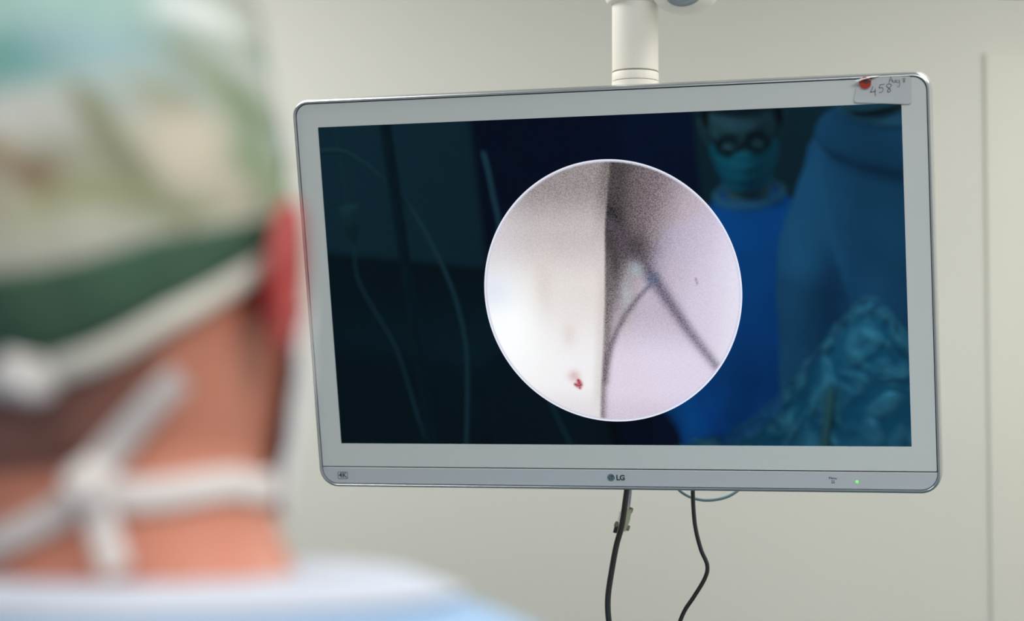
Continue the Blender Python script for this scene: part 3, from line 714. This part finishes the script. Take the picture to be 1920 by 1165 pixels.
# patterned cap
CAP = [(-.05, .0765, .100, .094), (-.02, .0795, .104, .108), (.01, .081, .106, .117), (.04, .081, .108, .122), (.07, .079, .107, .124), (.10, .077, .104, .120), (.13, .073, .095, .110), (.155, .063, .080, .090), (.172, .043, .055, .062), (.180, .003, .003, .003)]
CT = table(CAP)
def cap_pt(th, z, off=0):
    w_, f_, b_ = look(CT, z); s, c = math.sin(th), math.cos(th); r = f_ if c > 0 else b_
    p = Vector(((w_+off)*s, (r+off)*c, z)); n_ = Vector((s, c, .2))
    dd = .0035*noise.noise(Vector((p.x*22, p.y*22, z*30+3)))+.0025*noise.noise(Vector((p.x*60, p.y*60, z*25)))
    return p+n_*dd*min(1, max(0, (z+.06)/.06))
def rim(th): return float(np.interp(-math.cos(th), [-1, -.6, -.29, .1, .62, .85, 1], [.050, .038, .012, -.003, -.022, -.034, -.040]))
NT, NZ = 200, 110
v = []; f = []
for i in range(NT):
    th = 2*PI*i/NT; z0 = rim(th)
    for j in range(NZ+1):
        t_ = j/NZ; z = z0+(.180-z0)*t_; v.append(cap_pt(th, z))
for i in range(NT):
    for j in range(NZ):
        f.append((i*(NZ+1)+j, ((i+1) % NT)*(NZ+1)+j, ((i+1) % NT)*(NZ+1)+j+1, i*(NZ+1)+j+1))
vv = [bend(p, True) for p in v]
cap = mesh('cap', vv, f, None, surg)
cap.modifiers.new('t', 'SOLIDIFY').thickness = .0012
# printed cotton pattern: colour patches given where they sit on the back of the cap (metres from the cap centre: x right, z up)
def px(x, y): return ((x-960)/4820+.1815, (515-y)/4820)
blobs = []   # (x, y, rx, ry, angle, color)
base = L(178, 178, 164)
B_ = [((60, 40), (260, 150), 0, (160, 196, 188), 1), ((120, 130), (190, 70), 15, (146, 176, 182), .9), ((10, 160), (75, 60), 0, (96, 150, 142), .9), ((20, 185), (100, 26), 25, (88, 148, 148), .9),
      ((330, 5), (70, 34), 0, (236, 242, 240), .9), ((430, 45), (46, 34), -20, (138, 152, 134), .9), ((350, 50), (60, 30), 10, (176, 186, 170), .6), ((250, 165), (160, 55), 20, (160, 176, 172), .8),
      ((60, 245), (90, 50), 0, (192, 192, 186), .8), ((330, 130), (90, 22), -38, (150, 158, 130), .8), ((395, 175), (60, 26), -38, (124, 146, 110), .8), ((400, 110), (70, 22), -30, (188, 194, 186), .8),
      ((172, 235), (64, 24), -48, (128, 132, 104), .95), ((280, 195), (60, 28), -40, (150, 150, 122), .7), ((340, 285), (80, 62), -35, (200, 192, 174), .95), ((425, 210), (30, 22), -30, (108, 136, 108), .8),
      ((225, 330), (90, 34), -45, (126, 126, 98), .85), ((120, 330), (70, 30), -30, (156, 154, 134), .8), ((65, 360), (44, 32), -35, (116, 82, 46), .95), ((10, 305), (30, 22), 0, (150, 128, 92), .9),
      ((30, 420), (60, 46), -20, (188, 184, 164), .95), ((150, 400), (110, 26), 8, (148, 150, 112), .9), ((440, 300), (42, 75), 10, (120, 142, 108), .9), ((380, 350), (50, 44), -30, (188, 182, 164), .8),
      ((470, 340), (30, 60), 0, (142, 158, 124), .7), ((470, 180), (34, 90), 0, (160, 172, 156), .7), ((300, 395), (80, 18), 12, (132, 140, 100), .7)]
cols = np.zeros((len(v), 4)); V_ = np.array([tuple(p) for p in v]); 
VB = np.array([tuple(Vector(Matrix.Rotation(R(35), 3, 'Z') @ Vector(p))-Vector((0, 0, ez))) for p in vv])     # as worn; patches listed for the back of the head
for a_ in range(len(v)):
    x, y, z = VB[a_]; th = math.atan2(V_[a_][0], V_[a_][1])
    if y < .02:
        c = np.array(base[:3])
        wx = .006*noise.noise(Vector((x*30, z*30, 1))); wz = .006*noise.noise(Vector((x*30, z*30, 9)))
        for (cx, cy), (rx, ry), an, col_, wt in B_:
            X_, Z_ = px(cx, cy); dx = (x+wx-X_)*4820; dz = -(z+wz-Z_)*4820; ca_, sa_ = math.cos(R(-an)), math.sin(R(-an))
            p_, q_ = dx*ca_-dz*-sa_, -dx*sa_*1+dz*ca_
            e_ = (p_/rx)**2+(q_/ry)**2
            g = wt/(1+e_**2.6)
            g = min(1, g*1.1); c = c*(1-g)+np.array(L(*col_)[:3])*g
    else:
        n1 = noise.noise(Vector((x*28+5, y*28, z*28))); n2 = noise.noise(Vector((x*22, y*22+8, z*22)))
        c = np.array(base[:3]); 
        if n1 > .12: c = np.array(L(128, 142, 108)[:3])
        if n2 > .22: c = np.array(L(130, 170, 170)[:3])
        if n1 < -.35: c = np.array(L(120, 90, 55)[:3])
    cols[a_] = (*(c*.86), 1)
ca = cap.data.color_attributes.new('print', 'FLOAT_COLOR', 'POINT'); ca.data.foreach_set('color', cols.astype(np.float32).ravel())
m = mat('printed_cotton', (.5, .5, .45), .85); at = m.node_tree.nodes.new('ShaderNodeAttribute'); at.attribute_name = 'print'
hs = m.node_tree.nodes.new('ShaderNodeMix'); hs.data_type = 'RGBA'; hs.blend_type = 'MULTIPLY'; hs.inputs['Factor'].default_value = 0
m.node_tree.links.new(at.outputs['Color'], m.node_tree.nodes['Principled BSDF'].inputs['Base Color']); cap.data.materials.append(m)
# dark green lower band and cream binding
def capband(name, lo, hi, off, mt, parent, hi2=None):
    bm = bmesh.new(); rows = []
    for j in range(9):
        t_ = j/8; ring = []
        for i in range(160):
            th = 2*PI*i/160; z0 = rim(th); c = max(0, -math.cos(th)); top = hi if hi2 is None else hi+(hi2-hi)*c
            z = z0+lo+(top-lo)*t_; ring.append(bm.verts.new(bend(cap_pt(th, z, off+.0008*math.sin(PI*t_)), True)))
        rows.append(ring)
    for a_, b_ in zip(rows, rows[1:]):
        for q in range(160): bm.faces.new((a_[q], a_[(q+1) % 160], b_[(q+1) % 160], b_[q]))
    o = frombm(name, bm, mt, parent); o.modifiers.new('t', 'SOLIDIFY').thickness = .0012; return o
M['band'] = noisy(mat('dark_green_band', L(46, 76, 58), .85), 26, .35, .3, 300)
g_ = capband('cap_band', .004, .016, .0016, M['band'], cap, .040); g_['label'] = 'dark green lower band of the cap'
g_ = capband('cap_binding', -.0065, .0035, .0012, M['trim'], cap); g_['label'] = 'cream binding along the cap edge'

# mask in front and its tapes tied behind
def make_mask(bend_, mt, parent, zlo=-.118, zhi=-.018, half=66, off=.010, name='mask'):
    bm = bmesh.new(); rows = []
    for z in np.linspace(zlo, zhi, 34):
        pl = .0012*math.sin((z-zlo)/(zhi-zlo)*PI*7)
        h_ = R(half)*(1-.18*abs((z-(zlo+zhi)/2)/((zhi-zlo)/2))**4); ring = []
        for t_ in np.linspace(-1, 1, 61):
            th = t_*h_; w_, f_, b_ = look(HT, max(z, -.108))
            o_ = off+.014*gz(t_, .45)*gz(z+.045, .05); p = Vector(((w_+off)*math.sin(th), (f_+o_)*math.cos(th)+pl, z))
            ring.append(bm.verts.new(bend_(p, True)))
        rows.append(ring)
    for a_, b_ in zip(rows, rows[1:]):
        for q in range(60): bm.faces.new((a_[q], a_[q+1], b_[q+1], b_[q]))
    o = frombm(name, bm, mt, parent); o.modifiers.new('t', 'SOLIDIFY').thickness = .0015; return o
mask = make_mask(bend, M['mask'], surg, half=80, off=.012); mask['label'] = 'white surgical mask seen from behind'
bv = BVHTree.FromPolygons([tuple(q.co) for q in body.data.vertices], [tuple(p.vertices) for p in body.data.polygons])
def skinpt(x, z, off=.003):
    """from behind, land on the skin at local x, head-relative z"""
    Q = Matrix.Rotation(R(-35), 3, 'Z')
    h, n_, i_, d_ = bv.ray_cast(Q @ Vector((x, -.6, z+ez)), Q @ Vector((0, 1, 0)))
    if h is None:
        h, n_, i_, d_ = bv.find_nearest(Q @ Vector((x, -.04, z+ez)))
    return h+n_*off, n_
def q_(x, y, s=None):
    s = 4720-350*min(1, max(0, (x-380)/170)); return ((x-960)/s+.1815, (515-y)/s)
def ribbon(name, pix, width=.0125, off=.0035, lifts=None, parent=mask):
    P_, N_ = [], []
    dense = catmull(pix, 6)
    for i, (x, y) in enumerate([q2[:2] for q2 in dense]):
        if len(dense[i]) > 2 and dense[i][2] > 0:
            X_, Z_ = q_(x, y); c_ = Matrix.Rotation(R(-35), 3, 'Z') @ Vector((X_, dense[i][2]-.05, Z_+ez)); h, n_, _i, _d = bv.find_nearest(c_); p = h+n_*off
        else: X_, Z_ = q_(x, y); p, n_ = skinpt(X_, Z_, off)
        if lifts: p = p+Matrix.Rotation(R(-35), 3, 'Z') @ Vector((0, -1, 0))*lifts*(i/len(dense))**2
        P_.append(p); N_.append(n_)
    P_ = [P_[0]]+[(P_[i-1]+P_[i]*2+P_[i+1])/4 for i in range(1, len(P_)-1)]+[P_[-1]]
    bm = bmesh.new(); tube(bm, P_, 1, 12, flat=(width, .0022), up=N_); return frombm(name, bm, M['tie'], parent, angle=60)
ribbon('mask_tie', [(600, 890, .10), (575, 897, .07), (545, 906, .05), (450, 926, 0), (330, 945, 0), (230, 955, 0), (165, 945, 0)], .0135)
ribbon('mask_tie', [(165, 925), (100, 980), (20, 1020), (-80, 1060), (-160, 1075)], .0125)
ribbon('tie_end', [(150, 930), (190, 860), (235, 800), (275, 755), (310, 722)], .0135, .006, .006)
ribbon('tie_end', [(160, 940), (172, 990), (190, 1040), (212, 1095)], .0125, .006, .010)
ribbon('mask_tie', [(60, 705), (-20, 690), (-110, 640), (-180, 590)], .012)
ribbon('mask_tie', [(70, 672), (150, 650), (250, 618), (350, 560), (440, 495)], .007, .0025)
def knot(x, y, r, sy=.7):
    X_, Z_ = q_(x, y); p, n_ = skinpt(X_, Z_, .007)
    bm = bmesh.new(); bmesh.ops.create_icosphere(bm, subdivisions=4, radius=r, matrix=Matrix.Translation(p) @ Matrix.Diagonal((1.1, sy, 1, 1)))
    for v_ in bm.verts: v_.co += (v_.co-p).normalized()*.0022*noise.noise(v_.co*260)
    frombm('knot', bm, M['tie'], mask)
knot(155, 932, .0105); knot(62, 703, .0125)

# --- the second surgeon, beside the first: shows only as a reflection in the screen
nurse, nbody, nbend, nez = person('person in royal blue gown, green mask and dark glasses, reflected in the monitor screen',
    (-.60, .60, 1.465), R(-22), R(-3), R(-8), 0, .93, -.035, M['fairskin'], M['gown2'], M['collar2'], shift=(0, -.01), seed=9, shoulder=.17,
    elbow={-1: (-.235, .0, -.50), 1: (.22, .0, -.50)}, wrists={-1: (-.14, .16, -.72), 1: (.14, .16, -.72)})
mk = make_mask(nbend, M['mask2'], nurse, half=72, zlo=-.122, zhi=-.014); mk['label'] = 'green pleated surgical mask'
for s in (-1, 1):
    tubeo('mask_loop', [nbend(hpt(s*R(66), -.02, .012), True), nbend(hpt(s*R(84), .0, .008), True), nbend(hpt(s*R(100), .03, .008), True)], .0015, M['tie'], mk)
gl = None
for s in (-1, 1):
    bm = bmesh.new(); pts_ = []
    for q in range(41):
        a = 2*PI*q/40; X_, Z_ = .0265*math.copysign(abs(math.cos(a))**.8, math.cos(a)), .0215*math.copysign(abs(math.sin(a))**.8, math.sin(a))
        pts_.append(nbend((s*.033+X_, .112-.10*((s*.033+X_)**2)*8, .004+Z_), True))
    tube(bm, pts_, .0026, 8); g1 = frombm('glasses_rim', bm, M['frame'], gl or nurse)
    if gl is None:
        g1.name = 'glasses'; gl = g1; g1['label'] = 'dark thick rimmed glasses'
    bm = bmesh.new(); bmesh.ops.create_circle(bm, cap_ends=True, segments=32, radius=.024, matrix=Matrix.Translation((s*.033, .111, .004)) @ Matrix.Rotation(PI/2, 4, 'X') @ Matrix.Diagonal((1, .85, 1, 1)))
    bendl = [v_ for v_ in bm.verts]
    for v_ in bendl: v_.co = nbend(v_.co, True)
    ln = frombm('lens', bm, M['lens'], gl); ln.modifiers.new('t', 'SOLIDIFY').thickness = .0015
    tubeo('temple', [nbend((s*.060, .107, .010), True), nbend((s*.083, .06, .012), True), nbend((s*.087, -.005, .02), True)], .0022, M['frame'], gl)
tubeo('bridge', [nbend((-.008, .112, .010), True), nbend((0, .116, .013), True), nbend((.008, .112, .010), True)], .0022, M['frame'], gl)
bm = bmesh.new(); rows = []
for j in range(40):
    ring = []
    for i in range(96):
        th = 2*PI*i/96; c = math.cos(th); z0 = -.055+.128*float(sm(np.array([c]), -.35, .55)[0]); z = z0+(.134-z0)*j/39
        p = hpt(th, z, .0115 if j < 36 else .008); d_ = .003*noise.noise(Vector((p.x*90, p.y*90, p.z*12)))
        p = Vector((p.x*(1+d_*8), p.y*(1+d_*8), p.z+.008*(j/39)))
        ring.append(bm.verts.new(nbend(p, True)))
    rows.append(ring)
for a_, b_ in zip(rows, rows[1:]):
    for q in range(96): bm.faces.new((a_[q], a_[(q+1) % 96], b_[(q+1) % 96], b_[q]))
bm.faces.new(rows[-1]); hh = frombm('hair', bm, M['hair'], nurse); hh.modifiers.new('t', 'SOLIDIFY').thickness = -.004

# ------------------------------------------------------------ operating table, drapes and kit (seen reflected in the screen)
tb = empty('operating_table', (.02, 1.42, 0), 'operating table under the drape, in front of the team', 'table')
boxo('tabletop', (-.68, -.22, .84), (.66, .22, .90), M['black'], tb, .012); boxo('column', (-.14, -.12, .08), (.14, .12, .84), M['steel'], tb, .01); boxo('base', (-.42, -.2, 0), (.42, .2, .08), M['steel'], tb, .015)
def leg_h(x, y):
    """height of the draped patient: thigh rising to a bent, wrapped knee, then falling"""
    h = .93
    cy = 1.36; 
    h += .10*gz(y-cy, .15)*(1/(1+math.exp((x+.55)*6)))
    kx, ky = -.05, 1.24
    h += .235*gz(x-kx, .17)*gz(y-ky, .14)
    t_ = max(0, min(1, (x+.75)/.65)); h += .17*t_*gz(y-(1.38-.12*t_), .12)*(1 if x < kx else gz(x-kx, .15))
    return h
nx, ny = 150, 90; v = []; f = []
for i in range(nx+1):
    for j in range(ny+1):
        x = -.70+1.42*i/nx; y0_, y1_ = 1.13, 1.72; s_ = j/ny*1.5-.45
        if s_ < 0: y, drop = y0_+.0-.015*min(1, -s_*6), -s_*1.3
        elif s_ > .6: y, drop = y1_+.03, (s_-.6)*1.3
        else: y, drop = y0_+(y1_-y0_)*s_/.6, 0
        z = leg_h(x, y)-drop
        nz = noise.noise(Vector((x*9, y*9, drop*4)))*.012+noise.noise(Vector((x*24, y*24, drop*9)))*.005
        v.append((x+nz*.6, y+(noise.noise(Vector((x*13, 3, drop*1.5)))*.03*min(1, drop*4) if drop else 0), z+nz))
f = [(i*(ny+1)+j, (i+1)*(ny+1)+j, (i+1)*(ny+1)+j+1, i*(ny+1)+j+1) for i in range(nx) for j in range(ny)]
dr = mesh('surgical_drape', v, f, M['drape']); dr.modifiers.new('t', 'SOLIDIFY').thickness = .003
tag(dr, 'crumpled teal drape covering the operating table, reflected low in the screen', 'drape')
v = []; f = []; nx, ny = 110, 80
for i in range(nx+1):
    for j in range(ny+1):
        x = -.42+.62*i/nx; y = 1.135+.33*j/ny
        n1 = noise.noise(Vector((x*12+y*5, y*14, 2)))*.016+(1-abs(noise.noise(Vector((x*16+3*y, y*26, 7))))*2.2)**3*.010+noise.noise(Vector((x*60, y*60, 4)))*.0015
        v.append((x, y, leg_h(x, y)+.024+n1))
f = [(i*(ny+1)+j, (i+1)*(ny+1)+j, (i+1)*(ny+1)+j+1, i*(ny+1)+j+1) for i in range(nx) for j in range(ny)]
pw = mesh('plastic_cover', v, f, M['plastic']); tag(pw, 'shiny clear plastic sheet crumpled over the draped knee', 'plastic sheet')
o = tubeo('suction_hose', [(-.10, y_, leg_h(-.10, y_)+.030+min(.02, (y_-1.33)*.4)) for y_ in (1.33, 1.36, 1.40, 1.44, 1.50, 1.58, 1.66, 1.73)]+[(-.10, 1.795, .90), (-.10, 1.81, .75), (-.10, 1.815, .5), (-.11, 1.82, .2), (-.14, 1.86, .03), (-.25, 1.95, .012), (-.5, 2.05, .012)], .008, M['suction'])
tag(o, 'beige hose running down over the draped knee, reflected in the screen', 'hose')
# infusion stand and lines
iv = empty('infusion_stand', (-.575, 1.86, 0), 'slim steel infusion stand, a dark leaning line in the screen reflection', 'infusion stand')
bm = bmesh.new(); tube(bm, [(0, 0, .05), (0, 0, 1.2)], .0125, 16); frombm('pole', bm, M['steel'], iv)
bm = bmesh.new(); tube(bm, [(0, 0, 1.2), (0, 0, 2.1)], .009, 16); frombm('upper_pole', bm, M['dteal'], iv)
bm = bmesh.new(); tube(bm, [(0, 0, 1.17), (0, 0, 1.23)], .018, 16); frombm('clamp', bm, M['black'], iv)
for a in range(2):
    t = R(25+130*a); tubeo('hook', [(0, 0, 2.08), (.07*math.cos(t), .07*math.sin(t), 2.10), (.11*math.cos(t), .11*math.sin(t), 2.07), (.13*math.cos(t), .13*math.sin(t), 2.10)], .004, M['steel'], iv)
for a in range(5):
    t = 2*PI*a/5; tubeo('leg', [(0, 0, .08), (.12*math.cos(t), .12*math.sin(t), .07), (.22*math.cos(t), .22*math.sin(t), .05)], .011, M['steel'], iv)
    bm = bmesh.new(); bmesh.ops.create_cone(bm, cap_ends=True, segments=20, radius1=.024, radius2=.024, depth=.02, matrix=Matrix.Translation((.22*math.cos(t), .22*math.sin(t), .024)) @ Matrix.Rotation(PI/2, 4, 'X')); frombm('caster', bm, M['black'], iv)
def line(name, pts, r, m, lab_, cat): tag(tubeo(name, pts, r, m, None, 10, 8), lab_, cat)
line('infusion_line', [(-.80, 1.96, 1.72), (-.76, 1.93, 1.78), (-.718, 1.905, 1.803), (-.683, 1.881, 1.803), (-.654, 1.865, 1.796), (-.616, 1.853, 1.765), (-.569, 1.844, 1.713), (-.527, 1.847, 1.645), (-.492, 1.856, 1.571), (-.469, 1.874, 1.498), (-.46, 1.896, 1.435), (-.453, 1.93, 1.349), (-.451, 1.953, 1.295), (-.46, 1.8, 1.0), (-.5, 1.55, .97)],
     .0035, M['tube'], 'pale tube arching over and down, the long curve in the screen reflection', 'tube')
line('drip_line', [(-.750, 1.762, 1.60), (-.741, 1.779, 1.547), (-.713, 1.784, 1.494), (-.677, 1.787, 1.431), (-.647, 1.802, 1.353), (-.617, 1.817, 1.275), (-.6, 1.75, 1.05), (-.62, 1.5, .97)],
     .0021, M['tube'], 'faint thin drip line hanging below the drip chamber', 'tube')
line('camera_cable', [(-.692, 1.434, 1.662), (-.681, 1.441, 1.63), (-.669, 1.453, 1.585), (-.656, 1.465, 1.54), (-.647, 1.483, 1.486), (-.62, 1.47, 1.3), (-.58, 1.42, 1.08), (-.5, 1.38, 1.03)],
     0.004, M['tube'], 'short grey cable rising upright, reflected just left of the round picture', 'cable')
dc = empty('drip_chamber', (-.755, 1.755, 1.597), 'small clear drip chamber with a pointed lower end, reflected at the screen left', 'drip chamber')
bm = bmesh.new(); lathe(bm, [(.003, 0), (.006, .008), (.016, .03), (.018, .06), (.016, .066), (.004, .070)], n=24); frombm('chamber', bm, M['tube'], dc)
bm = bmesh.new(); lathe(bm, [(.003, .069), (.003, .33)], n=12); frombm('inlet_tube', bm, M['tube'], dc)
# draped trolleys at the left of the room
def covered(name, c, sx_, sy_, h, m, label_, cat, body_m):
    root = empty(name, (c[0], c[1], 0), label_, cat)
    boxo('cabinet', (-sx_/2+.03, -sy_/2+.03, .10), (sx_/2-.03, sy_/2-.03, h-.01), body_m, root, .01)
    for x in (-1, 1):
        for y in (-1, 1):
            bm = bmesh.new(); bmesh.ops.create_cone(bm, cap_ends=True, segments=20, radius1=.05, radius2=.05, depth=.03, matrix=Matrix.Translation((x*(sx_/2-.09), y*(sy_/2-.09), .05)) @ Matrix.Rotation(PI/2, 4, 'X')); frombm('caster', bm, M['black'], root)
    n = 160; zs = np.linspace(.16, h-.012, 26); rings = []; bm = bmesh.new()
    base_ = rrect(-sx_/2, -sy_/2, sx_/2, sy_/2, .04, n//4-1)
    for z in zs:
        low = (h-z)/h; ring = []
        for k_, (x, y) in enumerate(base_):
            a = k_/len(base_)*2*PI; d_ = 1+.05*low*math.sin(a*17+math.sin(a*3)*2)+.03*low
            ring.append(bm.verts.new((x*d_, y*d_, z)))
        rings.append(ring)
    rings.append([bm.verts.new((x*.96, y*.96, h)) for x, y in base_])
    for a_, b_ in zip(rings, rings[1:]):
        for q in range(len(a_)): bm.faces.new((a_[q], a_[(q+1) % len(a_)], b_[(q+1) % len(a_)], b_[q]))
    bm.faces.new(rings[-1]); frombm('drape', bm, m, root, angle=60)
covered('equipment_trolley', (-1.30, .10), .42, .42, 1.62, M['navy'], 'tall equipment trolley under a navy drape, dark blue in the screen reflection', 'trolley', M['back'])
covered('instrument_table', (-1.62, .62), .9, .55, .98, M['dteal'], 'instrument table with a dark teal cloth, reflected in the left of the screen', 'table', M['steel'])
